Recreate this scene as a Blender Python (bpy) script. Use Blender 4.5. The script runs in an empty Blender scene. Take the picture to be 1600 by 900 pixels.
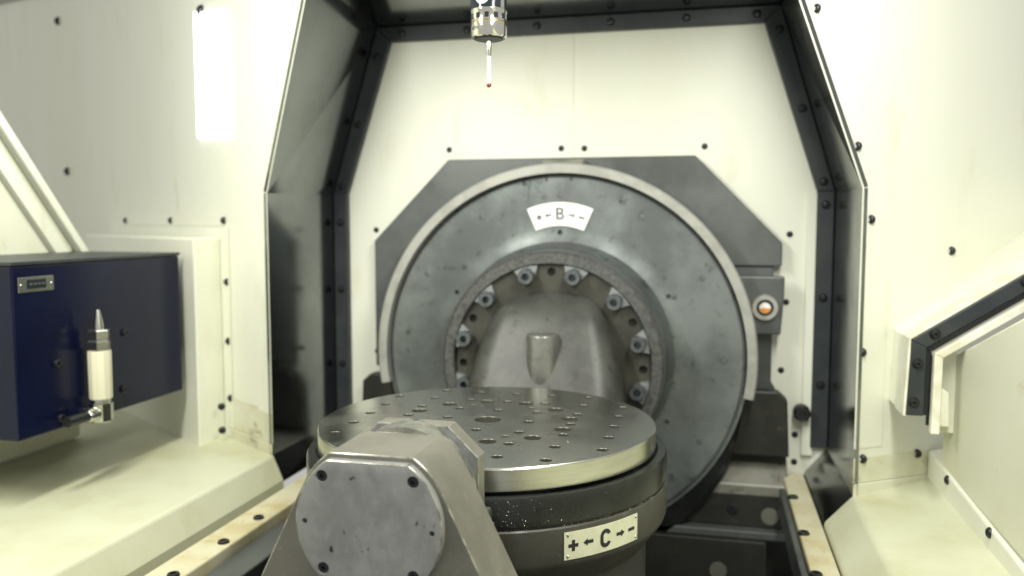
import bpy, bmesh, math, random
from mathutils import Vector, Matrix
random.seed(7)
R = math.radians
scene = bpy.context.scene
col = scene.collection

# ------------------------------------------------------------------ camera
CAM = Vector((.3136, -1.1646, 1.2037))
PITCH, YAW, FPX = R(4.6177), R(13.3704), 1300.0
cd = bpy.data.cameras.new('camera'); cam = bpy.data.objects.new('camera', cd); col.objects.link(cam)
cam.location = CAM
cam.rotation_euler = (R(90) - PITCH, 0, YAW)
cd.sensor_width = 36; cd.lens = 36 * FPX / 1600
cd.clip_start = .01; cd.clip_end = 100
cd.dof.use_dof = True; cd.dof.focus_distance = 1.02; cd.dof.aperture_fstop = 3.4
scene.camera = cam

# ------------------------------------------------------------------ light
w = bpy.data.worlds.new('World'); scene.world = w; w.use_nodes = True
bg = w.node_tree.nodes['Background']
bg.inputs[0].default_value = (1.0, 1.0, .93, 1); bg.inputs[1].default_value = .46

def tube(name, loc, length, width, tilt, power, colr):
    """long lamp parallel to Y, shining down and turned about Y by tilt"""
    l = bpy.data.lights.new(name, 'AREA'); l.shape = 'RECTANGLE'; l.size = width; l.size_y = length
    l.energy = power; l.color = colr
    o = bpy.data.objects.new(name, l); col.objects.link(o); o.location = loc; o.rotation_euler = (R(32), tilt, 0)
    return o
tube('work_light', (-.50, -.46, 1.76), .75, .07, R(0), 14, (1, 1, .91))
tube('work_light', (.50, -.40, 1.74), .75, .07, R(14), 11.5, (1, 1, .91))

scene.view_settings.view_transform = 'Standard'; scene.view_settings.look = 'None'
scene.view_settings.exposure = .13; scene.view_settings.gamma = 1
scene.view_settings.use_curve_mapping = False

# ------------------------------------------------------------------ materials
def mat(name, base, metal=0, rough=.5, second=None, scale=8, lo=.4, hi=.65, detail=6, third=None, tscale=40, tlo=.62, thi=.75,
        bump=0, bscale=200, rvar=0, coat=0, stretch=None, aniso=0, spec=.5, emit=None, estr=0, rings=None):
    m = bpy.data.materials.new(name); m.use_nodes = True
    nt = m.node_tree; N = nt.nodes; L = nt.links; b = N['Principled BSDF']
    b.inputs['Metallic'].default_value = metal; b.inputs['Roughness'].default_value = rough
    b.inputs['Base Color'].default_value = (*base, 1); b.inputs['Specular IOR Level'].default_value = spec
    b.inputs['Coat Weight'].default_value = coat; b.inputs['Coat Roughness'].default_value = .15
    tc = N.new('ShaderNodeTexCoord'); src = tc.outputs['Object']
    if stretch:
        mp = N.new('ShaderNodeMapping'); mp.inputs['Scale'].default_value = stretch
        L.new(src, mp.inputs[0]); src = mp.outputs[0]
    def noise(s, d=detail):
        n = N.new('ShaderNodeTexNoise'); n.inputs['Scale'].default_value = s; n.inputs['Detail'].default_value = d
        n.inputs['Roughness'].default_value = .62; L.new(src, n.inputs['Vector']); return n
    def ramp(fac, a, c):
        r = N.new('ShaderNodeMapRange'); r.inputs['From Min'].default_value = a; r.inputs['From Max'].default_value = c
        r.interpolation_type = 'SMOOTHSTEP'; L.new(fac, r.inputs['Value']); return r.outputs['Result']
    colr = None
    if second:
        n = noise(scale); f = ramp(n.outputs['Fac'], lo, hi)
        mx = N.new('ShaderNodeMix'); mx.data_type = 'RGBA'
        mx.inputs[6].default_value = (*base, 1); mx.inputs[7].default_value = (*second, 1)
        L.new(f, mx.inputs[0]); colr = mx.outputs[2]
        if rvar:
            r = N.new('ShaderNodeMapRange'); r.inputs['To Min'].default_value = max(0, rough - rvar); r.inputs['To Max'].default_value = rough + rvar
            L.new(f, r.inputs['Value']); L.new(r.outputs[0], b.inputs['Roughness'])
    if third:
        n = noise(tscale); f = ramp(n.outputs['Fac'], tlo, thi)
        mx = N.new('ShaderNodeMix'); mx.data_type = 'RGBA'; mx.inputs[6].default_value = (*base, 1)
        if colr: L.new(colr, mx.inputs[6])
        mx.inputs[7].default_value = (*third, 1); L.new(f, mx.inputs[0]); colr = mx.outputs[2]
    if colr: L.new(colr, b.inputs['Base Color'])
    if bump:
        n = noise(bscale, 4); bp = N.new('ShaderNodeBump'); bp.inputs['Strength'].default_value = bump; bp.inputs['Distance'].default_value = .001
        L.new(n.outputs['Fac'], bp.inputs['Height']); L.new(bp.outputs[0], b.inputs['Normal'])
    if rings:
        mp2 = N.new('ShaderNodeMapping'); mp2.inputs['Location'].default_value = rings[0]; L.new(tc.outputs['Object'], mp2.inputs[0])
        wv = N.new('ShaderNodeTexWave'); wv.wave_type = 'RINGS'; wv.rings_direction = rings[1]; wv.inputs['Scale'].default_value = rings[2]
        wv.inputs['Distortion'].default_value = .6; wv.inputs['Detail'].default_value = 3; L.new(mp2.outputs[0], wv.inputs['Vector'])
        b2 = N.new('ShaderNodeBump'); b2.inputs['Strength'].default_value = rings[3]; b2.inputs['Distance'].default_value = .0005
        L.new(wv.outputs['Fac'], b2.inputs['Height'])
        if bump: L.new(bp.outputs[0], b2.inputs['Normal'])
        L.new(b2.outputs[0], b.inputs['Normal'])
    if aniso:
        b.inputs['Anisotropic'].default_value = aniso
        t = N.new('ShaderNodeTangent'); t.direction_type = 'RADIAL'; t.axis = 'Z'; L.new(t.outputs[0], b.inputs['Tangent'])
    if emit:
        b.inputs['Emission Color'].default_value = (*emit, 1); b.inputs['Emission Strength'].default_value = estr
    return m

M = {}
M['cream'] = mat('cream_paint', (.80, .81, .70), rough=.38, second=(.775, .78, .655), scale=3, third=(.68, .66, .49), tscale=14, tlo=.56, thi=.86, bump=.05, bscale=60, stretch=(1, 1, .3))
M['ledge'] = mat('ledge_paint', (.60, .61, .45), rough=.42, second=(.54, .545, .38), scale=4, third=(.48, .47, .29), tscale=7, tlo=.46, thi=.80, bump=.06, bscale=60)
M['door'] = mat('door_paint', (.74, .745, .60), rough=.4, second=(.69, .695, .53), scale=5, third=(.56, .51, .33), tscale=16, tlo=.6, thi=.8)
M['white'] = mat('white_edge', (.80, .80, .68), rough=.35, second=(.66, .64, .48), scale=25)
M['rail'] = mat('stained_rail', (.60, .57, .40), rough=.38, second=(.50, .42, .22), scale=14, lo=.40, hi=.72, detail=8, third=(.30, .22, .11), tscale=60, tlo=.60, thi=.76)
M['black'] = mat('black_frame', (.225, .24, .245), metal=1, rough=.15, second=(.18, .195, .20), scale=6, rvar=.03)
M['flange'] = mat('black_flange', (.022, .028, .032), rough=.42, second=(.035, .04, .042), scale=12)
M['bolt'] = mat('black_bolt', (.02, .022, .024), metal=.3, rough=.32)
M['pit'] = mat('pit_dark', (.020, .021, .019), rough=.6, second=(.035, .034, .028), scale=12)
M['disc'] = mat('disc_steel', (.225, .248, .243), metal=.5, rough=.47, second=(.11, .123, .121), scale=3.2, lo=.38, hi=.62, detail=10, third=(.045, .05, .05), tscale=34, tlo=.56, thi=.74, rvar=.06, bump=.10, bscale=160, rings=((0, 0, -.412), 'Y', 60, .2))
M['ring'] = mat('guard_ring', (.40, .40, .365), metal=.2, rough=.45, second=(.32, .32, .29), scale=20)
M['hub'] = mat('hub_steel', (.15, .155, .15), metal=.5, rough=.40, second=(.085, .088, .085), scale=130, lo=.36, hi=.66, detail=12, bump=.2, bscale=300)
M['cast'] = mat('cast_paint', (.060, .059, .047), rough=.42, second=(.042, .041, .033), scale=14, detail=12, third=(.11, .107, .088), tscale=90, tlo=.62, thi=.72, bump=.5, bscale=600, coat=.1)
M['neck'] = mat('neck_paint', (.068, .069, .061), rough=.42, second=(.042, .043, .038), scale=16, detail=12, third=(.028, .027, .022), tscale=40, tlo=.58, thi=.68, bump=.3, bscale=300)
M['boss'] = mat('boss_steel', (.24, .24, .22), metal=.5, rough=.32, second=(.17, .17, .155), scale=30, bump=.1, bscale=260)
M['flangehub'] = mat('hub_flange', (.058, .056, .044), rough=.42, second=(.038, .037, .029), scale=18, detail=10, bump=.2, bscale=240)
M['plate'] = mat('housing_steel', (.12, .13, .126), metal=.3, rough=.42, second=(.068, .075, .072), scale=5, detail=10, third=(.16, .17, .165), tscale=30, tlo=.62, thi=.74, bump=.12, bscale=150)
M['block'] = mat('base_cast', (.024, .024, .020), rough=.45, second=(.014, .014, .012), scale=11, detail=10, third=(.05, .047, .036), tscale=30, tlo=.60, thi=.74, bump=.2, bscale=200)
M['slope'] = mat('slope_steel', (.21, .208, .17), metal=.2, rough=.4, second=(.14, .138, .112), scale=12, detail=10, third=(.03, .03, .025), tscale=25, tlo=.58, thi=.7, bump=.15, bscale=200)
M['top'] = mat('ground_steel', (.57, .57, .53), metal=1, rough=.235, second=(.47, .47, .43), scale=10, detail=10, lo=.38, hi=.62, third=(.30, .29, .25), tscale=40, tlo=.62, thi=.72, rvar=.05, rings=((0, 0, 0), 'Z', 120, .06), aniso=.3)
M['rim'] = mat('turned_steel', (.60, .60, .53), metal=1, rough=.24, second=(.53, .53, .46), scale=20, stretch=(1, 1, 8))
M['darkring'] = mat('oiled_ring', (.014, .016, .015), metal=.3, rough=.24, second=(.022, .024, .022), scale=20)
M['arm'] = mat('arm_paint', (.215, .208, .172), metal=.25, rough=.42, second=(.165, .16, .132), scale=12, detail=12, third=(.32, .315, .275), tscale=160, tlo=.63, thi=.72, bump=.3, bscale=420)
M['cap'] = mat('cap_aluminium', (.37, .375, .37), metal=.5, rough=.42, second=(.28, .285, .28), scale=34, detail=12, third=(.05, .048, .045), tscale=58, tlo=.665, thi=.685, stretch=(1, 1, .6), bump=.2, bscale=400)
M['worn'] = mat('worn_edge', (.44, .43, .38), metal=.7, rough=.34, second=(.22, .215, .19), scale=70, lo=.42, hi=.6, detail=10)
M['machined'] = mat('machined_steel', (.60, .61, .60), metal=1, rough=.28, second=(.42, .42, .40), scale=60)
M['chrome'] = mat('chrome', (.78, .77, .70), metal=1, rough=.12)
M['clip'] = mat('clip_steel', (.40, .43, .43), metal=.7, rough=.34, second=(.25, .27, .27), scale=60)
M['clipbolt'] = mat('clip_bolt_steel', (.20, .22, .23), metal=.7, rough=.32, second=(.12, .13, .14), scale=80)
M['bore'] = mat('hole_bore', (.22, .215, .185), metal=.8, rough=.4)
M['skirt'] = mat('grimy_paint', (.72, .72, .58), rough=.4, second=(.62, .60, .43), scale=8, third=(.34, .31, .19), tscale=18, tlo=.57, thi=.74, stretch=(1, 1, 1.6))
M['hole'] = mat('hole_dark', (.01, .01, .011), rough=.5)
M['signplate'] = mat('sign_plate', (.72, .72, .55), metal=.15, rough=.36, second=(.66, .66, .49), scale=40)
M['signwhite'] = mat('sign_white', (.86, .87, .85), rough=.4)
M['ink'] = mat('ink', (.012, .014, .018), rough=.45)
M['greyink'] = mat('faded_ink', (.06, .07, .06), rough=.5)
M['box'] = mat('black_box', (.0026, .0042, .020), rough=.24, second=(.0035, .0055, .026), scale=6, spec=.3)  # black box; the blue reflected on it is put into the base colour
M['nylon'] = mat('nylon_white', (.62, .60, .44), rough=.38)
M['steel'] = mat('fitting_steel', (.55, .56, .50), metal=1, rough=.25)
M['ruby'] = mat('ruby', (.20, .012, .015), rough=.08, coat=.6)
M['ceramic'] = mat('ceramic', (.86, .86, .84), rough=.3)
M['probeblack'] = mat('probe_black', (.015, .02, .024), rough=.14)
M['amber'] = mat('amber_oil', (.75, .30, .06), rough=.12, coat=.6)
M['plug'] = mat('plug_grey', (.13, .13, .105), rough=.5)
M['chip'] = mat('metal_chip', (.8, .8, .72), metal=1, rough=.3)
M['ceil'] = mat('grey_beam', (.30, .31, .25), rough=.5)

# ------------------------------------------------------------------ helpers
def mesh_of(name, verts, faces, m=None, smooth=None):
    me = bpy.data.meshes.new(name); me.from_pydata([tuple(v) for v in verts], [], faces); me.update()
    bm = bmesh.new(); bm.from_mesh(me); bmesh.ops.recalc_face_normals(bm, faces=bm.faces); bm.to_mesh(me); bm.free()
    if m: me.materials.append(m)
    if smooth is not None:
        for p in me.polygons: p.use_smooth = True
        me.set_sharp_from_angle(angle=R(smooth))
    return me

def wloc(o):
    v = Vector((0, 0, 0))
    while o is not None: v = v + o.location; o = o.parent
    return v

def link(name, me, parent=None, loc=None):
    o = bpy.data.objects.new(name, me); col.objects.link(o)
    if parent is not None: o.parent = parent
    if loc is not None: o.location = loc
    return o

def part(name, vf, m, parent=None, smooth=None, bevel=0, seg=2):
    """verts are world coordinates; the object sits at its parent's base"""
    verts, faces = vf
    off = wloc(parent) if parent is not None else Vector((0, 0, 0))
    me = mesh_of(name, [Vector(v) - off for v in verts], faces, m, smooth)
    o = link(name, me, parent)
    if bevel:
        b = o.modifiers.new('bevel', 'BEVEL'); b.width = bevel; b.segments = seg; b.limit_method = 'ANGLE'; b.angle_limit = R(35)
        b.harden_normals = False
    return o

def worn(o):
    o.data.materials.append(M['worn'])
    for md in o.modifiers:
        if md.type == 'BEVEL': md.material = 1
    return o

def thing(name, label, cat, loc, group=None):
    o = bpy.data.objects.new(name, None); col.objects.link(o); o.location = loc
    o.empty_display_size = .05
    o['label'] = label; o['category'] = cat
    if group: o['group'] = group
    return o

def structure(o): o['kind'] = 'structure'; return o

def box(x0, x1, y0, y1, z0, z1):
    v = [(x, y, z) for x in (x0, x1) for y in (y0, y1) for z in (z0, z1)]
    return v, [(0, 1, 3, 2), (4, 6, 7, 5), (0, 4, 5, 1), (2, 3, 7, 6), (0, 2, 6, 4), (1, 5, 7, 3)]

def prism(pts3, vec):
    n = len(pts3); a = [Vector(p) for p in pts3]; b = [p + Vector(vec) for p in a]
    f = [tuple(range(n)), tuple(range(n, 2 * n))] + [(i, (i + 1) % n, n + (i + 1) % n, n + i) for i in range(n)]
    return a + b, f

def prismY(xz, y0, y1): return prism([(x, y0, z) for x, z in xz], (0, y1 - y0, 0))
def prismX(yz, x0, x1): return prism([(x0, y, z) for y, z in yz], (x1 - x0, 0, 0))
def prismZ(xy, z0, z1): return prism([(x, y, z0) for x, y in xy], (0, 0, z1 - z0))

def lathe(prof, c, axis='Z', n=64, a0=0, a1=360):
    """prof: (r, h) pairs; h is absolute along the axis; closed for a full turn"""
    full = abs(a1 - a0) >= 359.9
    k = n if full else n + 1
    V, F = [], []
    for i in range(k):
        a = R(a0 + (a1 - a0) * i / n)
        for r, h in prof:
            if axis == 'Z': V.append((c[0] + r * math.cos(a), c[1] + r * math.sin(a), h))
            elif axis == 'Y': V.append((c[0] + r * math.cos(a), h, c[2] + r * math.sin(a)))
            else: V.append((h, c[1] + r * math.cos(a), c[2] + r * math.sin(a)))
    q = len(prof)
    for i in range(n):
        j = (i + 1) % k
        for t in range(q - 1): F.append((i * q + t, j * q + t, j * q + t + 1, i * q + t + 1))
    if full:
        for t in (0, q - 1):
            if prof[t][0] > 1e-6: F.append(tuple(i * q + t for i in range(k)))
    else:
        for t in (0, q - 1): pass
        F.append(tuple(range(q))); F.append(tuple((k - 1) * q + t for t in range(q)))
        for i in range(n): F.append((i * q, (i + 1) * q, (i + 1) * q + q - 1, i * q + q - 1))
    V2, F2 = V, F
    return V2, F2

def clean(vf):
    """weld coincident points of a lathe"""
    me = bpy.data.meshes.new('tmp'); me.from_pydata([tuple(v) for v in vf[0]], [], vf[1])
    bm = bmesh.new(); bm.from_mesh(me); bmesh.ops.remove_doubles(bm, verts=bm.verts, dist=1e-5)
    bmesh.ops.dissolve_degenerate(bm, dist=1e-6, edges=bm.edges)
    bm.verts.index_update()
    out = [v.co.copy() for v in bm.verts], [tuple(v.index for v in f.verts) for f in bm.faces]
    bm.free(); bpy.data.meshes.remove(me); return out

def join(*vfs):
    V, F = [], []
    for v, f in vfs:
        o = len(V); V += [Vector(p) for p in v]; F += [tuple(i + o for i in q) for q in f]
    return V, F

def cut(o, vf, smooth=30, m=None):
    """boolean difference baked into the mesh"""
    off = wloc(o)
    me = mesh_of('cutter', [Vector(v) - off for v in vf[0]], vf[1], m); c = link('cutter', me, None, off)
    bpy.context.view_layer.update()
    md = o.modifiers.new('cut', 'BOOLEAN'); md.operation = 'DIFFERENCE'; md.solver = 'EXACT'; md.object = c
    if m: md.material_mode = 'TRANSFER'
    dg = bpy.context.evaluated_depsgraph_get()
    new = bpy.data.meshes.new_from_object(o.evaluated_get(dg))
    o.modifiers.remove(md); o.data = new
    bpy.data.objects.remove(c)
    for p in new.polygons: p.use_smooth = True
    new.set_sharp_from_angle(angle=R(smooth))

def inst(name, me, parent, pos, normal, spin=0):
    o = link(name, me, parent)
    o.location = Vector(pos) - wloc(parent)
    q = Vector(normal).normalized().to_track_quat('Z', 'Y')
    o.rotation_euler = (q.to_matrix() @ Matrix.Rotation(spin, 3, 'Z')).to_euler()
    return o

def dome_screw(name, r, h, m, sock=.42):
    pr = [(0, h * .45), (r * sock, h * .45), (r * sock, h * .98), (r * .62, h * .92), (r * .86, h * .6), (r, h * .18), (r, -.001), (0, -.001)]
    return mesh_of(name, *clean(lathe(pr, (0, 0, 0), 'Z', 20)), m, 40)
def cap_screw(name, r, h, m, sock=.5, deep=.6):
    n = 24; pr = [(0, h * (1 - deep)), (r * sock, h * (1 - deep)), (r * sock, h), (r * .9, h), (r, h * .88), (r, -.001), (0, -.001)]
    return mesh_of(name, *clean(lathe(pr, (0, 0, 0), 'Z', n)), m, 40)

SCREW = dome_screw('screw_head', .0082, .0048, M['bolt'])
SCREW_S = dome_screw('screw_head_small', .0068, .004, M['bolt'])
BOLT = dome_screw('bolt_head', .0086, .0075, M['bolt'], .3)

B = Vector((0, 0, .912))          # tilting axis runs along Y through here

# ------------------------------------------------------------------ setting
# pit floor
structure(part('floor', box(-.56, .56, -1.0, .74, .38, .42), M['pit']))
# rear wall: two panels that meet in a seam
bw = structure(part('rear_wall', box(-.66, .66, .712, .73, .40, 1.72), M['cream']))
part('panel', box(-.60, .0113, .70, .7115, .655, 1.66), M['cream'], bw)
part('panel', box(.0118, .60, .70, .7115, .655, 1.66), M['cream'], bw)
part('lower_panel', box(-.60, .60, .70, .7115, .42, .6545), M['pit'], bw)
part('edge_trim', box(.512, .535, .688, .6995, .70, 1.26), M['cream'], bw, bevel=.002)
for x, z in [(-.2793, 1.368), (-.0157, 1.366), (.0365, 1.365), (.2985, 1.364), (-.463, 1.182), (.4786, 1.175), (.4745, 1.03), (.468, .882),
             (-.46, 1.038), (-.464, .890), (.5, .742), (.5, .682)]:
    inst('screw', SCREW_S, bw, (x, .70, z), (0, -1, 0))

TH = R(57)
def wall_pt(side, s, z, off=0):
    return Vector((side * (.57 + s * math.sin(TH)) - side * off * math.cos(TH), .385 + s * math.cos(TH) - off * math.sin(TH), z))
ST = -.185                         # frame leans inwards: s of its top corner on the wall plane
ZT = 1.652
walls = {}
for side, nm, smax in ((-1, 'left_wall', 2.3), (1, 'right_wall', .62)):
    nrm = Vector((-side * math.cos(TH), -math.sin(TH), 0))
    out = -nrm * .012
    top = [(ST, 2.3), (smax, 2.3)]
    pts = [wall_pt(side, s, z) for s, z in [(0, .64), (0, 1.26), (ST, ZT), *top, (smax, .64)]]
    o = structure(part(nm, prism(pts, out), M['cream']))
    walls[side] = o
    # folded border that follows the frame
    bwid = .062
    pts = [wall_pt(side, s, z, .0) + nrm * .0005 for s, z in [(0, .80), (0, 1.26), (ST, ZT), (ST - .03, 1.75), (ST + .05, 1.75), (bwid, 1.268), (bwid, .80)]]
    part('border_strip', prism(pts, nrm * .003), M['cream'], o, bevel=.0012)
    z1 = .808 if side < 0 else .783
    e = .215 if side > 0 else .20
    pts = [wall_pt(side, s, z) + nrm * .0005 for s, z in [(0, .738), (0, z1), (e, z1), (e, .738)]]
    part('skirting_strip', prism(pts, nrm * .0028), M['skirt'], o, bevel=.001)
    pts = [wall_pt(side, s, z) + nrm * .0005 for s, z in [(0.004, .70), (.004, .737), (e, .737), (e, .70)]]
    part('cove_strip', prism(pts, nrm * .009), M['skirt'], o, bevel=.003)
def on_wall(side, pts, me=SCREW, off=.0035):
    nrm = Vector((-side * math.cos(TH), -math.sin(TH), 0))
    for s, z in pts: inst('screw', me, walls[side], wall_pt(side, s, z, off), nrm)
on_wall(1, [(-.108, 1.554), (-.014, 1.331), (.02, 1.206), (.011, .973), (.02, .781), (.145, .779)])
on_wall(1, [(.204, 1.149)], SCREW, .0)
on_wall(-1, [(.284, 1.675), (1.348, 1.832), (1.315, 1.36)], mesh_of('screw_head_wide', *clean(lathe([(0, .006), (.009, .006), (.013, .003), (.013, -.001), (0, -.001)], (0, 0, 0), 'Z', 20)), M['bolt'], 40), 0)
# grey beam along the top of the left wall
nl = Vector((math.cos(TH), -math.sin(TH), 0))
part('top_beam', prism([wall_pt(-1, .4, 1.80), wall_pt(-1, 2.3, 2.045), wall_pt(-1, 2.3, 2.2), wall_pt(-1, .4, 2.2)], nl * .03), M['ceil'], walls[-1])

# ledges with their chamfer towards the pit
ZL = .715
def ledge(side, nm, xo, tilt, xb):
    def P(x, y, z): return (side * x, y, z)
    a, b = -1.0, .3845
    so = (xo - .57) / math.sin(TH)
    zo = ZL + tilt * (xo - .568)
    V = [P(.568, a, ZL), P(.568, b, ZL), P(xo, b + so * math.cos(TH), zo), P(xo, a, zo),
         P(xb, a, .664), P(xb, b, .664), P(xb, a, .60), P(xb, b, .60), P(xo, a, .60), P(xo, b + so * math.cos(TH), .60)]
    F = [(0, 1, 2, 3), (0, 4, 5, 1), (4, 6, 7, 5), (6, 8, 9, 7), (8, 3, 2, 9), (0, 3, 8, 6, 4), (1, 5, 7, 9, 2)]
    return structure(part(nm, (V, F), M['ledge'], bevel=.006, seg=3))
ledge(-1, 'left_ledge', 2.3, 0, .545); ledge(1, 'right_ledge', .80, .12, .522)
rail_l = structure(part('left_rail', box(-.525, -.463, -1.0, .66, .60, .660), M['rail'], bevel=.003))
step_l = part('rail_step', box(-.4615, -.402, -1.0, .255, .60, .640), M['plate'], rail_l, bevel=.003)
rail_r = structure(part('right_rail', box(.4755, .519, -1.0, .69, .60, .660), M['rail'], bevel=.003))
part('rail_step', box(.462, .473, -1.0, .60, .60, .652), M['plate'], rail_r, bevel=.002)
LOW = mesh_of('low_bolt', *clean(lathe([(0, .002), (.005, .002), (.005, .0045), (.0085, .0045), (.0098, .002), (.0098, -.001), (0, -.001)], (0, 0, 0), 'Z', 20)), M['bolt'], 40)
for p, r in [((-.479, .056, .66), rail_l), ((-.482, .174, .66), rail_l), ((-.479, -.08, .66), rail_l), ((.482, .325, .66), rail_r), ((.482, .150, .66), rail_r), ((.482, .52, .66), rail_r)]:
    inst('bolt', LOW, r, p, (0, 0, 1))

# ------------------------------------------------------------------ black frame round the opening
fr = thing('chamber_frame', 'glossy black angular frame lining the opening to the cream rear wall', 'frame', (0, .5, .66))
def panel4(name, q, outward):
    part(name, prism(q, outward), M['black'], fr)
tw = {}
for s in (-1, 1):
    f0 = Vector((s * .568, .3845, .7155)); f00 = Vector((s * (.545 if s < 0 else .522), .3845, .6605)); f1 = wall_pt(s, 0, 1.26, .001); f2 = wall_pt(s, ST, ZT, .001)
    f0.x = f1.x; 
    b1 = Vector((s * .565, .6985, 1.265)); b2 = Vector((s * .448, .6985, ZT)); b0 = Vector((s * .565, .6985, .7155)); b00 = Vector((s * (.5445 if s < 0 else .5215), .6985, .6605))
    panel4('side_panel', [f0, f1, b1, b0], (s * .008, 0, 0))
    panel4('foot_panel', [f00, f0 + Vector((-s * .0002, 0, 0)), b0, b00], (s * .008, 0, -.004))
    panel4('slant_panel', [f1, f2, b2, b1], (s * .008, 0, .004))
    tw[s] = (f2, b2)
panel4('top_panel', [tw[-1][0], tw[1][0], tw[1][1], tw[-1][1]], (0, 0, .008))
# bolted flange against the rear wall
inn = [(-.530, .72), (-.530, 1.266), (-.416, 1.617), (.416, 1.617), (.530, 1.266), (.530, .72)]
outp = [(-.5645, .72), (-.5645, 1.266), (-.4475, 1.651), (.4475, 1.651), (.5645, 1.266), (.5645, .72)]
for i in range(5):
    q = [inn[i], inn[i + 1], outp[i + 1], outp[i]]
    part('flange_strip', prismY(q, .682, .6995), M['flange'], fr, bevel=.002)
for x, z in [(.095, 1.634), (-.0686, 1.634), (.256, 1.634), (-.23, 1.634), (-.385, 1.634), (.40, 1.634), (.4464, 1.600), (.495, 1.437), (.541, 1.285), (.547, 1.237), (.547, 1.042), (.547, .857),
             (-.450, 1.585), (-.4985, 1.43), (-.541, 1.285), (-.547, 1.20), (-.547, 1.04), (-.547, .86)]:
    inst('bolt', BOLT, fr, (x, .682, z), (0, -1, 0))

# ------------------------------------------------------------------ rear housing of the tilting axis
rh = thing('rear_housing', 'dark steel eight sided housing plate behind the big round faceplate', 'housing', (0, .66, .80))
oct_ = [(-.455, .86), (-.455, 1.157), (-.272, 1.343), (.280, 1.343), (.462, 1.157), (.462, 1.108), (.30, 1.108), (.30, .86)]
part('plate', prismY(oct_, .668, .699), M['plate'], rh, bevel=.003)
part('lower_plate', prismY([(.25, .80), (.25, 1.107), (.446, 1.107), (.446, .86), (.455, .845), (.455, .80)], .676, .6985), M['plate'], rh, bevel=.002)
tab = part('top_tab', prismY([(-.040, 1.318), (-.040, 1.3345), (.050, 1.3345), (.050, 1.318)], .592, .667), M['slope'], rh, bevel=.004)
# lower guard drum (dark shade below the faceplate)
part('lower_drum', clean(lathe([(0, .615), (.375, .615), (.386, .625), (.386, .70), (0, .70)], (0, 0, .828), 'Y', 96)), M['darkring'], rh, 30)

sg = thing('sight_glass_block', 'small grey block with round amber oil sight glass right of faceplate', 'oil gauge', (.42, .66, .965))
part('block', prismY([(.34, .966), (.34, 1.088), (.466, 1.088), (.466, 1.05), (.4605, .966)], .640, .667), M['plate'], sg, bevel=.003)
gx, gz = .4275, 1.0235
bez = part('bezel', clean(lathe([(.0165, .634), (.0175, .627), (.0255, .627), (.0275, .6395), (.0165, .6395)], (gx, 0, gz), 'Y', 40)), M['ring'], sg, 40)
part('gasket', clean(lathe([(.0118, .6345), (.0118, .630), (.0163, .630), (.0163, .6345)], (gx, 0, gz), 'Y', 32)), M['hole'], sg, 40)
def halfdisc(r, y0, y1, up):
    pts = [(gx + r * math.cos(R(a)), gz - .001 + r * math.sin(R(a))) for a in range(0 if up else -180, 181 if up else 1, 15)]
    return prismY(pts, y0, y1)
part('oil', halfdisc(.0116, .631, .6385, False), M['amber'], sg)
part('glass', halfdisc(.0116, .6305, .6385, True), M['ceramic'], sg)

# stepped castings that carry the housing, one on each side
for s, lb in ((1, 'stepped dark casting below the oil sight glass, right of the table'), (-1, 'dark casting behind the left edge of the round table')):
    bb = thing('base_casting', lb, 'casting', (s * .40, .58, .42), 'castings carrying the faceplate housing')
    X = lambda a: s * a
    part('upper_block', prismY([(X(.30), .706), (X(.30), .846), (X(.458), .846), (X(.478), .828), (X(.484), .706)], .640, .675), M['block'], bb, bevel=.004)
    part('undercut', box(min(X(.30), X(.480)), max(X(.30), X(.480)), .662, .698, .692, .7055), M['hole'], bb)
    part('slope_block', prismX([(.698, .66), (.698, .6915), (.688, .692), (.637, .642), (.635, .620), (.698, .620)], X(.27), X(.4835)), M['slope'], bb, bevel=.003)
    part('front_block', box(min(X(.20), X(.480)), max(X(.20), X(.480)), .640, .698, .550, .6195), M['block'], bb, bevel=.003)
    part('ledge_lip', box(min(X(.18), X(.482)), max(X(.18), X(.482)), .615, .698, .532, .5495), M['plate'], bb, bevel=.003)
    part('lower_block', box(min(X(.18), X(.440)), max(X(.18), X(.440)), .605, .698, .42, .5315), M['block'], bb, bevel=.003)
    part('plug', clean(lathe([(0, .636), (.0175, .636), (.0185, .6405), (0, .6405)], (X(.448), 0, .577), 'Y', 28)), M['plug'], bb, 40)
    part('plug', clean(lathe([(0, .601), (.0175, .601), (.0185, .6055), (0, .6055)], (X(.343), 0, .463), 'Y', 28)), M['plug'], bb, 40)
    inst('bolt', cap_screw('casting_bolt', .0110, .004, M['bolt']), bb, (X(.371), .640, .588), (0, -1, 0))
# knob and bolts beside the casting
kn = part('drain_knob', clean(lathe([(0, .662), (.007, .662), (.008, .655), (.013, .655), (.017, .660), (.0175, .685), (.013, .690), (.013, .6995), (0, .6995)], (.510, 0, .797), 'Y', 32)), M['bolt'], None, 40)
kn['label'] = 'round black knob on cream wall low beside right frame edge'; kn['category'] = 'knob'

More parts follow.
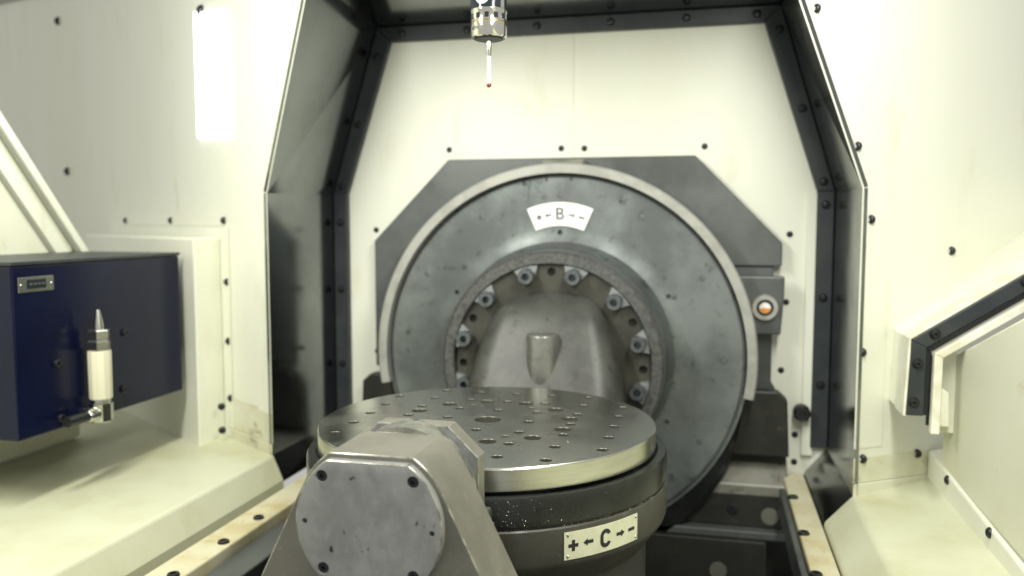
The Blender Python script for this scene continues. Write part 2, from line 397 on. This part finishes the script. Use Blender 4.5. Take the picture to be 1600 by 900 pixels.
# ------------------------------------------------------------------ big faceplate on the tilting axis
fp = thing('faceplate', 'large round grey steel faceplate with B axis sign and bolted hub', 'faceplate', (0, .60, .5))
face = part('disc', clean(lathe([(.20, .640), (.20, .520), (.231, .520), (.233, .565), (.238, .580), (.247, .592), (.262, .5985), (.28, .600), (.384, .600), (.3905, .606), (.3905, .640), (.20, .640)], B, 'Y', 128)), M['disc'], fp, 28)
cs = []
for k in range(12): cs.append(((.346, 30 * k), .0062, .006))
for k in range(6): cs.append(((.267, 30 + 60 * k), .0052, .010))
cutters = [lathe([(0, .585), (r, .585), (r, .600 + d), (0, .600 + d)], (rr * math.cos(R(a)), 0, .912 + rr * math.sin(R(a))), 'Y', 16) for (rr, a), r, d in cs]
cut(face, clean(join(*[clean(c) for c in cutters])), 28)
PLUG = cap_screw('set_screw', .0058, .0035, M['disc'], .45, .8)
for k in range(12):
    a = R(30 * k); inst('set_screw', PLUG, fp, (.346 * math.cos(a), .6055, .912 + .346 * math.sin(a)), (0, -1, 0))
for a in (94.5, 86.5, 102):
    inst('index_mark', mesh_of('index_mark', *box(-.0018, .0018, -.006, .006, -.0005, .0006), M['ink']), fp, (.3835 * math.cos(R(a)), .5995, .912 + .3835 * math.sin(R(a))), (0, -1, 0))
part('guard_ring', clean(lathe([(.393, .640), (.393, .583), (.411, .583), (.414, .586), (.414, .640)], B, 'Y', 96, -10.5, 190.5)), M['ring'], fp, 30)
part('outer_wall', clean(lathe([(.3915, .61), (.398, .61), (.398, .664), (.3915, .664)], B, 'Y', 96, 190.6, 349.4)), M['disc'], fp, 30)
part('hub_rim', clean(lathe([(.2045, .53), (.2045, .493), (.2065, .490), (.2255, .490), (.2305, .495), (.2305, .53)], B, 'Y', 128)), M['hub'], fp, 30)
fl = part('hub_flange', clean(lathe([(0, .53), (0, .503), (.204, .503), (.204, .53)], B, 'Y', 128)), M['flangehub'], fp, 30)
hc = [lathe([(0, .49), (.0088, .49), (.0088, .52), (0, .52)], (.188 * math.cos(R(a)), 0, .912 + .188 * math.sin(R(a))), 'Y', 18) for a in (90, 28, -2, 152, 182, 210, -32)]
cut(fl, clean(join(*[clean(c) for c in hc])), 30)
# clamping clips with socket bolts
HB = cap_screw('clip_bolt', .0165, .024, M['clipbolt'], .46, .95)
cl = [(-.0145, -.0135), (.0145, -.0135), (.0145, -.004), (.0185, .0135), (.0095, .0155), (-.0095, .0155), (-.0185, .0135), (-.0145, -.004)]
cl = [(-.012, -.010), (-.006, -.0155), (.006, -.0155), (.012, -.010), (.0225, .0125), (.012, .0148), (0, .0155), (-.012, .0148), (-.0225, .0125)]
CLIP = mesh_of('clip_body', *prism([(x * 1.12, y * 1.05, 0) for x, y in cl], (0, 0, .010)), M['clip'])
for k in range(12):
    a = R(15 + 30 * k - (0 if k % 1 == 0 else 0))
    px, pz = .188 * math.cos(a), .912 + .188 * math.sin(a)
    c = link('clip', CLIP, fp); c.location = Vector((px, .503, pz)) - fp.location
    ex = Vector((-math.sin(a), 0, math.cos(a))); ey = Vector((math.cos(a), 0, math.sin(a))); ez = Vector((0, -1, 0))
    m3 = Matrix((-ex, ey, ez)).transposed()
    c.rotation_euler = m3.to_euler()
    b = link('bolt', HB, c); b.location = (0, -.003, .0095)

# lettering helper: flat polygons (u, v) mapped on a surface
def text_poly(txt, size, bold=0):
    cu = bpy.data.curves.new('t', 'FONT'); cu.body = txt; cu.size = size; cu.align_x = 'CENTER'; cu.align_y = 'CENTER'; cu.offset = bold
    cu.resolution_u = 4
    o = bpy.data.objects.new('t', cu); col.objects.link(o); bpy.context.view_layer.update()
    me = bpy.data.meshes.new_from_object(o.evaluated_get(bpy.context.evaluated_depsgraph_get()))
    V = [(v.co.x, v.co.y) for v in me.vertices]; F = [tuple(p.vertices) for p in me.polygons]
    bpy.data.objects.remove(o); bpy.data.meshes.remove(me)
    return V, F
def poly(pts): return list(pts), [tuple(range(len(pts)))]
def arrow(d, L=.0135, t=.0024, hw=.0045, hl=.006):
    return poly([(d * L / 2, 0), (d * (L / 2 - hl), hw), (d * (L / 2 - hl), t), (-d * L / 2, t), (-d * L / 2, -t), (d * (L / 2 - hl), -t), (d * (L / 2 - hl), -hw)])
def rect(w, h): return poly([(-w / 2, -h / 2), (w / 2, -h / 2), (w / 2, h / 2), (-w / 2, h / 2)])
def plus(L, t): return poly([(-t, -L), (t, -L), (t, -t), (L, -t), (L, t), (t, t), (t, L), (-t, L), (-t, t), (-L, t), (-L, -t), (-t, -t)])
def shift(p, du, dv, s=1): return [(u * s + du, v * s + dv) for u, v in p[0]], p[1]
def bigC(h, wd, t):
    """bold C as a stroke along a rounded path"""
    path = []
    r = wd / 2 - t / 2; y = h / 2 - t / 2 - r
    for a in range(18, 181, 18): path.append((r * math.cos(R(a)), y + r * math.sin(R(a)), a))
    for a in range(180, 343, 18): path.append((r * math.cos(R(a)), -y + r * math.sin(R(a)), a))
    V, F = [], []
    for (x, yy, a) in path:
        c, s = math.cos(R(a)), math.sin(R(a)); V += [(x + c * t / 2, yy + s * t / 2), (x - c * t / 2, yy - s * t / 2)]
    for i in range(len(path) - 1): F.append((2 * i, 2 * i + 2, 2 * i + 3, 2 * i + 1))
    return V, F

# sign with the axis letter on the faceplate
SC = 1.063
def arcmap(r, y): return lambda u, v: (((r + v) * math.sin(u / r)), y, SC + (r + v) * math.cos(u / r))
sp = []
for k in range(17): a = R(-23.5 + 47 * k / 16); sp.append((.1805 * math.sin(a), SC + .1805 * math.cos(a)))
for k in range(17): a = R(23.5 - 47 * k / 16); sp.append((.130 * math.sin(a), SC + .130 * math.cos(a)))
sb = part('axis_sign', prismY(sp, .5970, .5996), M['signwhite'], fp)
mp = arcmap(.1545, .5962)
tb = text_poly('B', .0365, .0002)
glyphs = [('letter_b', shift(tb, 0, 0)), ('plus_mark', shift(plus(.0056, .0020), -.0455, 0)), ('arrow_mark', shift(arrow(-1, .0150, .0017, .0042, .0062), -.0255, 0)),
          ('arrow_mark', shift(arrow(1, .0150, .0017, .0042, .0062), .0265, 0)), ('minus_mark', shift(rect(.0135, .0038), .0475, 0))]
for nm, g in glyphs:
    part(nm, ([mp(u, v) for u, v in g[0]], g[1]), M['greyink'], sb)
# scribbled pen marks left of the sign
def stroke(name, pts, wd, y, parent, m):
    V, F = [], []
    for i, (x, z) in enumerate(pts):
        d = Vector((pts[min(i + 1, len(pts) - 1)][0] - pts[max(i - 1, 0)][0], pts[min(i + 1, len(pts) - 1)][1] - pts[max(i - 1, 0)][1])).normalized()
        V += [(x - d.y * wd, y, z + d.x * wd), (x + d.y * wd, y, z - d.x * wd)]
    return part(name, (V, [(2 * i, 2 * i + 2, 2 * i + 3, 2 * i + 1) for i in range(len(pts) - 1)]), m, parent)
stroke('pen_line', [(-.0645, 1.302), (-.0655, 1.285), (-.0685, 1.268), (-.0695, 1.250)], .0011, .5994, fp, M['greyink'])
stroke('pen_mark', [(-.055, 1.276), (-.047, 1.274), (-.050, 1.268), (-.044, 1.264), (-.040, 1.268)], .0006, .5994, fp, M['greyink'])
stroke('pen_mark', [(-.052, 1.288), (-.046, 1.289), (-.048, 1.282), (-.041, 1.290), (-.037, 1.284)], .0006, .5994, fp, M['greyink'])

# ------------------------------------------------------------------ round rotary table on its cradle
rt = thing('rotary_table', 'round steel machine table with many drilled holes and C axis plate', 'rotary table', (0, 0, .60))
RT = .2437
top = part('table_top', clean(lathe([(RT, .8835), (RT, .9112), (RT - .0008, .912)], (0, 0, 0), 'Z', 160)), M['top'], rt, 30)

G = .0617
hl = [(0, 0, .0195, .012)]
for k in range(12): a = R(15 + 30 * k); hl.append((.1215 * math.cos(a), .1215 * math.sin(a), .0121, .0))
for i in range(-3, 4):
    for j in range(-3, 4):
        if (i or j) and math.hypot(i, j) * G < .235: hl.append((i * G, j * G, .0077, 0))
for sx in (-1, 1):
    for sy in (-1, 1): hl.append((sx * .048, sy * .0875, .0052, 0))
cc = []
for x, y, r, d in hl:
    ch = .0004
    cc.append(clean(lathe([(r, .8900), (r, .912 - ch), (r + ch + .0006, .913)], (x, y, 0), 'Z', 24)))
cut(top, join(*cc), 30, M['bore'])
part('hole_bush', clean(lathe([(0, .8905), (.0190, .8905), (.0190, .8985), (.012, .8985), (.012, .8945), (0, .8945)], (0, 0, 0), 'Z', 28)), mat('rusty_bore', (.06, .028, .018), rough=.6), rt, 40)
# turned rim, groove, oiled ring, housing
part('table_rim', clean(lathe([(RT + .0004, .8842), (RT + .0006, .9100), (RT + .0002, .9106), (RT - .002, .9106), (RT - .002, .8842)], (0, 0, 0), 'Z', 160)), M['rim'], rt, 30)
part('groove', clean(lathe([(0, .874), (.236, .874), (.236, .8832), (0, .8832)], (0, 0, 0), 'Z', 128)), M['darkring'], rt, 30)
part('seal_ring', clean(lathe([(.230, .8450), (.2600, .8450), (.2600, .8755), (.2575, .8800), (.2475, .8800), (.2385, .8742), (.230, .8742)], (0, 0, 0), 'Z', 160)), M['darkring'], rt, 30)
part('chip_gutter', clean(lathe([(.22, .8410), (.2575, .8410), (.2575, .8448), (.22, .8448)], (0, 0, 0), 'Z', 128)), M['hole'], rt, 30)
part('housing', clean(lathe([(0, .58), (.232, .58), (.232, .752), (.2375, .763), (.2585, .790), (.2605, .797), (.2605, .8385), (.259, .8405), (0, .8405)], (0, 0, 0), 'Z', 160)), M['cast'], rt, 32)
aa = R(-61.5)
inst('oil_hole', mesh_of('oil_hole', *clean(lathe([(0, .0004), (.0034, .0004), (.0034, -.004), (0, -.004)], (0, 0, 0), 'Z', 16)), M['hole']), rt,
     (.2602 * math.cos(aa), .2602 * math.sin(aa), .8655), (math.cos(aa), math.sin(aa), 0))
# C axis plate wrapped on the housing
A0 = R(-41.5)
def cyl(r): return lambda u, v: (r * math.cos(A0 + u / .2605), r * math.sin(A0 + u / .2605), .8165 + v)
def wrapped(name, w_, h_, r0, r1, m, parent):
    n = 16; V, F = [], []
    for i in range(n + 1):
        u = -w_ / 2 + w_ * i / n
        for r_, v in ((r0, -h_ / 2), (r1, -h_ / 2), (r1, h_ / 2), (r0, h_ / 2)): V.append(cyl(r_)(u, v))
    for i in range(n):
        for t in range(4): F.append((i * 4 + t, i * 4 + 4 + t, i * 4 + 4 + (t + 1) % 4, i * 4 + (t + 1) % 4))
    F += [(0, 1, 2, 3), tuple(n * 4 + t for t in range(4))]
    return part(name, (V, F), m, parent, 30)
W_, H_ = .1195, .0338
cpl = wrapped('axis_plate', W_, H_, .2600, .2617, M['signplate'], rt)
def subdiv_u(g, n=1): return g
for nm, g in [('plus_mark', shift(plus(.0068, .0021), -.0475, .000)), ('arrow_mark', shift(arrow(-1, .0145, .0021, .0046, .0062), -.0265, .001)),
              ('letter_c', bigC(.0232, .0172, .0050)), ('arrow_mark', shift(arrow(1, .0145, .0021, .0046, .0062), .0255, 0)), ('minus_mark', shift(rect(.0125, .0042), .0465, 0))]:
    part(nm, ([cyl(.2621)(u, v) for u, v in g[0]], g[1]), M['ink'], cpl)
RIV = mesh_of('rivet_head', *clean(lathe([(0, .0014), (.0010, .0013), (.0019, .0006), (.0021, -.0006), (0, -.0006)], (0, 0, 0), 'Z', 14)), M['steel'], 60)
for u in (-W_ / 2 + .0048, W_ / 2 - .0035):
    for v in (-H_ / 2 + .0042, H_ / 2 - .0035):
        p = Vector(cyl(.2617)(u, v)); inst('rivet', RIV, cpl, p, (p.x, p.y, 0))
# metal chips lying on the ring and in the gutter
V, F = [], []
def fleck(p, n, sz):
    n = Vector(n).normalized(); t = n.orthogonal().normalized(); t.rotate(Matrix.Rotation(random.uniform(0, 6.28), 3, n)); b_ = n.cross(t)
    o = len(V); l = sz * random.uniform(.6, 1.6); w2 = sz * random.uniform(.3, .7)
    V.extend([p + t * l, p + b_ * w2, p - t * l * .7, p + n * sz * .6]); F.extend([(o, o + 1, o + 3), (o + 1, o + 2, o + 3), (o, o + 3, o + 2), (o, o + 2, o + 1)])
for i in range(420):
    u = random.random()
    if i < 190:
        a = R(random.gauss(-72, 13)); z = .845 + .034 * random.random() ** 1.3; p = Vector((.2602 * math.cos(a), .2602 * math.sin(a), z)); n = (p.x, p.y, 0)
    elif i < 370:
        a = R(random.uniform(-100, -18)); p = Vector((random.uniform(.2575, .2605) * math.cos(a), random.uniform(.2575, .2605) * math.sin(a), .8412 + random.random() * .0012)); n = (p.x, p.y, .2)
    elif i < 400:
        a = R(random.uniform(-95, -5)); r_ = random.uniform(.237, .246); p = Vector((r_ * math.cos(a), r_ * math.sin(a), .8755)); n = (0, 0, 1)
    else:
        a = R(random.uniform(-100, 40)); r_ = RT * math.sqrt(random.random()) * .97; p = Vector((r_ * math.cos(a), r_ * math.sin(a), .9121)); n = (0, 0, 1)
    fleck(p, n, random.choice((.0005, .0007, .0008, .0012)) * (.6 if i >= 400 else 1))
ch = part('metal_chips', (V, F), M['chip'], rt); ch['kind'] = 'stuff'
# neck of the cradle that joins the table housing to the hub
def section(z, w_, yf, cr):
    pts = []
    yb = .5028
    pts.append((-w_, yb)); 
    for a in range(180, 271, 15): pts.append((-w_ + cr + cr * math.cos(R(a)), yf + cr + cr * math.sin(R(a))))
    for a in range(270, 361, 15): pts.append((w_ - cr + cr * math.cos(R(a)), yf + cr + cr * math.sin(R(a))))
    pts.append((w_, yb))
    return [(x, y, z) for x, y in pts]
lev = [(.62, .168, .20, .06), (.74, .165, .305, .055), (.80, .162, .335, .05), (.85, .157, .360, .05), (.89, .150, .379, .048), (.93, .141, .398, .045), (.965, .131, .4145, .043), (.990, .122, .427, .040),
       (1.008, .114, .437, .036), (1.024, .105, .449, .032), (1.037, .094, .462, .026), (1.047, .081, .474, .020), (1.054, .064, .484, .014), (1.058, .040, .492, .008)]
V, F = [], []
for l in lev: V += section(*l)
n = len(section(*lev[0]))
for i in range(len(lev) - 1):
    for k in range(n): F.append((i * n + k, i * n + (k + 1) % n, (i + 1) * n + (k + 1) % n, (i + 1) * n + k))
F += [tuple(range(n)), tuple((len(lev) - 1) * n + k for k in range(n))]
nk = part('neck', (V, F), M['neck'], rt, 50)
part('boss', clean(lathe([(0, .985), (.027, .985), (.0300, .9835), (.0310, .980), (.0310, .86), (0, .86)], (0, .410, 0), 'Z', 48)), M['boss'], nk, 50)
# front block of the cradle, with its machined face and collar
blk = [(-.0745, .80), (-.0745, .948), (-.041, .981), (.041, .981), (.0745, .948), (.0745, .80)]
eb = worn(part('end_block', prismY(blk, -.3155, -.2905), M['arm'], rt, bevel=.0009))
part('machined_face', prismY([(-.0738, .80), (-.0738, .9477), (-.0405, .9803), (.0405, .9803), (.0738, .9477), (.0738, .80)], -.3162, -.3152), M['machined'], eb)
part('joint_block', box(-.072, .072, -.291, -.20, .70, .872), M['cast'], rt, bevel=.004)
inst('screw', cap_screw('end_screw', .0075, .003, M['machined'], .5, .7), eb, (0, -.3045, .9803), (0, 0, 1))

# ------------------------------------------------------------------ front support arm with its round cap
sa = thing('support_arm', 'grey flared support arm with round bolted cap in the foreground', 'support arm', (0, -.40, .45))
def arm_profile(r, flat, flare, zb):
    pts = []
    a_t = math.degrees(math.asin(flat / r)); 
    ang = [flare + (a_t - flare) * i / 14 for i in range(15)]
    right = [(r * math.cos(R(a)), .912 + r * math.sin(R(a))) for a in ang]
    x0, z0 = right[0]; xb = x0 + (z0 - zb) * math.tan(R(flare))
    right = [(xb, zb)] + right
    return right + [(-x, z) for x, z in reversed(right)]
worn(part('arm_body', prismY(arm_profile(.0797, .0673, 26, .43), -.433, -.347), M['arm'], sa, 25, bevel=.0013, seg=2))
part('collar', clean(lathe([(0, -.348), (.0735, -.348), (.0735, -.3163), (0, -.3163)], B, 'Y', 96)), M['machined'], sa, 30)
def cap_profile(r, flat):
    a_t = math.degrees(math.asin(flat / r)); n = 72
    return [(r * math.cos(R(180 - a_t + (180 + 2 * a_t) * i / n)), .912 + r * math.sin(R(180 - a_t + (180 + 2 * a_t) * i / n))) for i in range(n + 1)]
capo = part('cap_plate', prismY(cap_profile(.0752, .0625), -.4435, -.4325), M['cap'], sa, 25, bevel=.0016, seg=3); worn(capo)
CS = cap_screw('cap_bolt', .0047, .0036, M['bolt'], .55, .7)
cutv, spots = [], [(-.0467, .9585), (.0465, .9588), (-.0467, .867), (.0460, .8672)]
for x, z in spots:
    cutv.append(clean(lathe([(0, -.45), (.0064, -.45), (.0064, -.4443), (.0056, -.4425), (.0056, -.4385), (0, -.4385)], (x, 0, z), 'Y', 24)))
for x, z in [(-.0653, .9125), (.0650, .911)]:
    cutv.append(clean(lathe([(0, -.45), (.0045, -.45), (.0024, -.4418), (.0024, -.437), (0, -.437)], (x, 0, z), 'Y', 20)))
# bake the bevel before cutting
dg = bpy.context.evaluated_depsgraph_get(); nm_ = bpy.data.meshes.new_from_object(capo.evaluated_get(dg)); capo.modifiers.clear(); capo.data = nm_
cut(capo, join(*cutv), 30)
for x, z in spots: inst('screw', CS, capo, (x, -.4390, z), (0, -1, 0))

# ------------------------------------------------------------------ touch probe hanging from the spindle
tp = thing('touch_probe', 'shiny black and chrome touch probe with thin white stylus and red ball', 'probe', (.003, 0, 1.396))
px = .0031
part('ruby_ball', clean(lathe([(.0034 * math.sin(R(a)), 1.3964 - .0034 * math.cos(R(a))) for a in range(0, 181, 15)], (px, 0, 0), 'Z', 20)), M['ruby'], tp, 80)
part('stylus', clean(lathe([(0, 1.399), (.0024, 1.399), (.0026, 1.440), (0, 1.440)], (px, 0, 0), 'Z', 16)), M['ceramic'], tp, 40)
part('stylus_holder', clean(lathe([(0, 1.437), (.0031, 1.437), (.0042, 1.4475), (.0042, 1.4605), (0, 1.4605)], (px, 0, 0), 'Z', 20)), M['chrome'], tp, 40)
part('nose', clean(lathe([(0, 1.4595), (.020, 1.4595), (.0215, 1.4615), (0, 1.4615)], (px, 0, 0), 'Z', 40)), M['bolt'], tp, 40)
lr = part('lettered_ring', clean(lathe([(0, 1.4610), (.0235, 1.4610), (.0253, 1.4635), (.0253, 1.4815), (0, 1.4815)], (px, 0, 0), 'Z', 64)), M['chrome'], tp, 40)
part('brass_seam', clean(lathe([(0, 1.4816), (.0250, 1.4816), (.0250, 1.4832), (0, 1.4832)], (px, 0, 0), 'Z', 64)), mat('brass', (.70, .50, .16), metal=1, rough=.25), tp, 40)
part('window_ring', clean(lathe([(0, 1.4833), (.0252, 1.4833), (.0252, 1.4955), (.0258, 1.4965), (.0258, 1.4995), (0, 1.4995)], (px, 0, 0), 'Z', 64)), M['chrome'], tp, 40)
WIN = mesh_of('window_pane', *box(-.0030, .0030, -.0036, .0036, -.001, .0004), M['probeblack'])
for k in range(12):
    a = R(30 * k + 8); inst('window', WIN, tp, (px + .0252 * math.cos(a), .0252 * math.sin(a), 1.4893), (math.cos(a), math.sin(a), 0))
part('body', clean(lathe([(0, 1.4996), (.0255, 1.4996), (.0255, 1.56), (0, 1.56)], (px, 0, 0), 'Z', 64)), M['probeblack'], tp, 40)
a = R(-97); inst('lens', mesh_of('lens', *clean(lathe([(0, .0022), (.0065, .0016), (.0098, .0004), (.0102, -.003), (0, -.003)], (0, 0, 0), 'Z', 28)), M['ceramic'], 60), tp, (px + .0250 * math.cos(a), .0250 * math.sin(a), 1.5135), (math.cos(a), math.sin(a), 0))
a = R(-28); inst('side_strip', mesh_of('side_strip', *box(-.0035, .0035, -.03, .03, -.002, .0006), M['chrome']), tp, (px + .0254 * math.cos(a), .0254 * math.sin(a), 1.530), (math.cos(a), math.sin(a), 0))
tx = text_poly('REN', .0072, .0001)
part('lettering', ([(px + .02545 * math.cos(R(-126) + u / .0253), .02545 * math.sin(R(-126) + u / .0253), 1.4725 + v) for u, v in tx[0]], tx[1]), M['ink'], lr)
sn = thing('spindle', 'round grey spindle nose above the probe, out at the picture top', 'spindle', (px, 0, 1.56))
part('holder', clean(lathe([(0, 1.5605), (.030, 1.5605), (.030, 1.60), (.045, 1.605), (.045, 1.64), (0, 1.64)], (px, 0, 0), 'Z', 48)), M['machined'], sn, 40)
part('nose', clean(lathe([(0, 1.641), (.075, 1.641), (.09, 1.67), (.10, 2.0), (0, 2.0)], (px, 0, 0), 'Z', 48)), M['plate'], sn, 40)

# ------------------------------------------------------------------ left: raised cream cover, black cabinet, nozzle, hatch
nrm = nl
def slab(name, s0, s1, z0, z1, o0, o1, m, parent, bevel=.003):
    pts = [wall_pt(-1, s, z, o0) for s, z in [(s0, z0), (s0, z1), (s1, z1), (s1, z0)]]
    return part(name, prism(pts, nl * (o1 - o0)), m, parent, bevel=bevel)
cv = thing('wall_cover', 'raised cream sheet metal cover box screwed on the left wall', 'cover', tuple(wall_pt(-1, .6, .71)))
cp = [wall_pt(-1, .226, .70, .0006), wall_pt(-1, .95, .70, .0006), wall_pt(-1, .95, .70) + Vector((0, -.10, 0)), wall_pt(-1, .226, .70) + Vector((0, -.10, 0))]
part('cover_box', prism(cp, (0, 0, .466)), M['cream'], cv, bevel=.004)
slab('top_strip', .20, .84, 1.192, 1.216, .0006, .004, M['cream'], cv, .001)
slab('side_strip', .182, .208, .738, 1.1915, .0006, .004, M['cream'], cv, .001)
for s, z, o_ in [(.203, 1.2045, .004), (.50, 1.2045, .004), (.815, 1.2045, .004), (.195, 1.068, .004), (.195, .935, .004), (.192, .806, .004), (.243, .795, .084), (.243, .742, .084)]:
    inst('screw', SCREW, cv, wall_pt(-1, s, z, o_), nl)

bc = thing('cabinet', 'black box cabinet, reflected blue put into its colour, with small silver nameplate, mounted above the left ledge', 'cabinet', (-.90, .20, .716))
body = part('body', box(-1.06, -.80, -.030, .414, .836, 1.129), M['box'], bc, bevel=.003)
part('top_lid', box(-1.062, -.798, -.032, .416, 1.1295, 1.136), M['flange'], bc, bevel=.0015)
part('mount_arm', box(-1.04, -.93, .405, .60, .90, 1.05), M['bolt'], bc, bevel=.004)
npl = part('nameplate', box(-.7995, -.7982, -.0185, .058, 1.0843, 1.1095), M['steel'], bc, bevel=.0006)
part('name_panel', box(-.7979, -.7974, .000, .040, 1.0895, 1.1045), M['probeblack'], npl)
for y in (-.013, .052): inst('screw', RIV, npl, (-.7982, y, 1.097), (1, 0, 0))
for k in range(4): part('printed_line', box(-.7973, -.7971, .004 + .009 * k, .0105 + .009 * k, 1.0955, 1.0995), M['greyink'], npl)
CSM = cap_screw('cabinet_screw', .007, .005, M['bolt'])
for y, z in [(.058, .954), (.062, .8555), (.225, .875), (.235, .985)]: inst('screw', CSM, bc, (-.7995, y, z), (1, 0, 0))

nz = thing('air_nozzle', 'white plastic and steel nozzle upright before the black cabinet', 'nozzle', (-.77, .128, .84))
nx, ny = -.77, .128
part('tip', clean(lathe([(0, 1.043), (.0035, 1.0425), (.0085, 1.018), (.0095, 1.006), (0, 1.006)], (nx, ny, 0), 'Z', 20)), M['steel'], nz, 40)
part('nut', clean(lathe([(0, 1.0062), (.0185, 1.0062), (.0195, 1.004), (.0195, .990), (.017, .988), (.0205, .984), (.0205, .970), (.018, .968), (0, .968)], (nx, ny, 0), 'Z', 6)), M['steel'], nz)
part('barrel', clean(lathe([(0, .9678), (.0195, .9678), (.0205, .965), (.0200, .880), (.0185, .878), (0, .878)], (nx, ny, 0), 'Z', 12)), M['nylon'], nz, 20)
part('elbow', clean(lathe([(0, .8778), (.0155, .8778), (.0165, .872), (.020, .870), (.020, .838), (.017, .835), (0, .835)], (nx, ny, 0), 'Z', 8)), M['steel'], nz)
part('inlet', clean(lathe([(0, .090), (.010, .090), (.013, .094), (.013, .112), (0, .112)], (nx, 0, .853), 'Y', 16)), M['steel'], nz, 40)
part('hose', clean(lathe([(0, .045), (.0095, .045), (.0095, .0895), (0, .0895)], (nx - .002, 0, .853), 'Y', 16)), M['bolt'], nz, 40)
part('mount_pipe', clean(lathe([(0, -.7995), (.009, -.7995), (.009, -.78), (0, -.78)], (0, ny, .853), 'X', 16)), M['steel'], nz, 40)

lh = thing('left_hatch', 'slanted cream hatch door edge behind the black cabinet', 'hatch', (-1.07, .0, .72))
hp = [(-.7, .72), (.405, .72), (.405, 1.145), (-.10, 1.775), (-.7, 1.775)]
part('panel', prismX(hp, -1.09, -1.06), M['door'], lh, bevel=.004)
def bar(name, a, b, wd, x0, x1, m):
    d = Vector((b[0] - a[0], b[1] - a[1])).normalized(); nn = Vector((d.y, -d.x)) * wd
    part(name, prismX([a, b, (b[0] + nn.x, b[1] + nn.y), (a[0] + nn.x, a[1] + nn.y)], x0, x1), m, lh, bevel=.002)
bar('edge_bar', (-.095, 1.777), (.424, 1.125), -.018, -1.10, -1.045, M['cream'])
bar('seal', (-.096, 1.776), (.423, 1.124), .006, -1.0595, -1.052, M['ceil'])
bar('inner_bar', (-.110, 1.757), (.408, 1.106), .030, -1.0595, -1.050, M['cream'])
bar('seam', (-.135, 1.735), (.383, 1.084), .004, -1.0595, -1.055, M['ceil'])

# ------------------------------------------------------------------ right: hood with black gasket, door panel, sill
rd = thing('side_hatch', 'cream side hatch with black bolted gasket strip and slanted top, right edge', 'hatch', (.72, .20, .72))
sl = (1.12 - 1.0106) / (.7976 - .6361)
def strip(off, wd, x1=1.0, zb=.8848):
    """outline that runs up the far side and then along the slanted top"""
    k = .6361 + off; zc = 1.0106 - off * .62
    o = [(k - .005 * (1 if off < .01 else .3), zb), (k, zc), (x1, zc + (x1 - k) * sl)]
    i = [(x1, zc - wd * 1.12 + (x1 - k) * sl), (k + wd, zc - wd * .52), (k + wd - .001, zb)]
    return o, i
def strip_parts(name, off, wd, y0, y1, m, zb, bev=.0015):
    o, i = strip(off, wd, zb=zb)
    part(name, prismY([o[0], o[1], i[1], i[2]], y0, y1), m, rd, bevel=bev)
    part(name, prismY([o[1], o[2], i[0], i[1]], y0, y1), m, rd, bevel=bev)
strip_parts('hood_wall', 0, .006, .3005, .62, M['cream'], .884, .001)
strip_parts('hood_edge', -.0035, .0035, .296, .3600, M['white'], .884, .0006)
strip_parts('gasket_strip', .0002, .0235, .295, .3003, M['flange'], .8848)
strip_parts('gasket_side', .0242, .009, .302, .36, M['bolt'], .8848)
strip_parts('door_frame', .0335, .013, .285, .299, M['white'], .858)
for x, z in [(.671, 1.0212), (.6465, .9718), (.643, .9078), (.80, 1.1075), (.93, 1.195)]:
    inst('bolt', BOLT, rd, (x, .295, z), (0, -1, 0))
DX = .716
dp = [(-.9, .74), (.40, .775), (.40, .963), (-.9, 1.385)]
dpan = part('door_panel', prismX(dp, DX, DX + .02), M['door'], rd, bevel=.004)
part('back_plate', box(.6715, .692, .330, .335, .862, .98), M['flange'], rd)
part('jamb_plate', prismY([(.690, .85), (.688, .982), (.7155, .998), (.7155, .85)], .336, .342), M['door'], rd)
br = part('bracket', prismY([(.684, .868), (.6835, .934), (.697, .924), (.699, .868)], .300, .306), M['white'], rd, bevel=.0015)
for z in (.925, .895): inst('bolt', cap_screw('bracket_bolt', .005, .012, M['bolt']), br, (.678, .312, z), (-.6, -.8, 0))
def sz(y): return .0510 * (y - .43)
V = []
for y in (-1.0, .475):
    V += [(.712, y, .70), (.712, y, .777 + sz(y)), (.7145, y, .7805 + sz(y)), (.80, y, .800 + sz(y)), (.80, y, .70)]
F = [(0, 1, 2, 3, 4), (5, 6, 7, 8, 9)] + [(k, (k + 1) % 5, 5 + (k + 1) % 5, 5 + k) for k in range(5)]
si = structure(part('right_sill', (V, F), M['cream'], bevel=.002))
for y, z in ((.345, .7665), (.125, .757), (-.08, .746)): inst('bolt', SCREW, si, (.712, y, z), (-1, 0, 0))

# ------------------------------------------------------------------ glowing strip added in place of a lamp reflected in the door glass
sl_ = thing('lamp_reflection', 'bright white upright strip, added for a lamp reflection over the upper left wall', 'reflection', tuple(wall_pt(-1, .245, 1.39)))
LIT = mat('reflection_glow', (.9, .93, 1), rough=.4, emit=(.88, .95, 1), estr=3.6)  # emission imitates the reflected lamp; no fixture hangs on this wall
TRIM = mat('reflection_trim', (.80, .84, .90), rough=.3)
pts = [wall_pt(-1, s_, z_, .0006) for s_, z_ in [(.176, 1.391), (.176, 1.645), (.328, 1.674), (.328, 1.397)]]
part('housing', prism(pts, nl * .010), TRIM, sl_, bevel=.004)  # added backing behind the glowing strip
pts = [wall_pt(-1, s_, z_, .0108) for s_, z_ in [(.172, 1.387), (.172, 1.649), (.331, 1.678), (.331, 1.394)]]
part('glow_strip', prism(pts, nl * .004), LIT, sl_, bevel=.003)
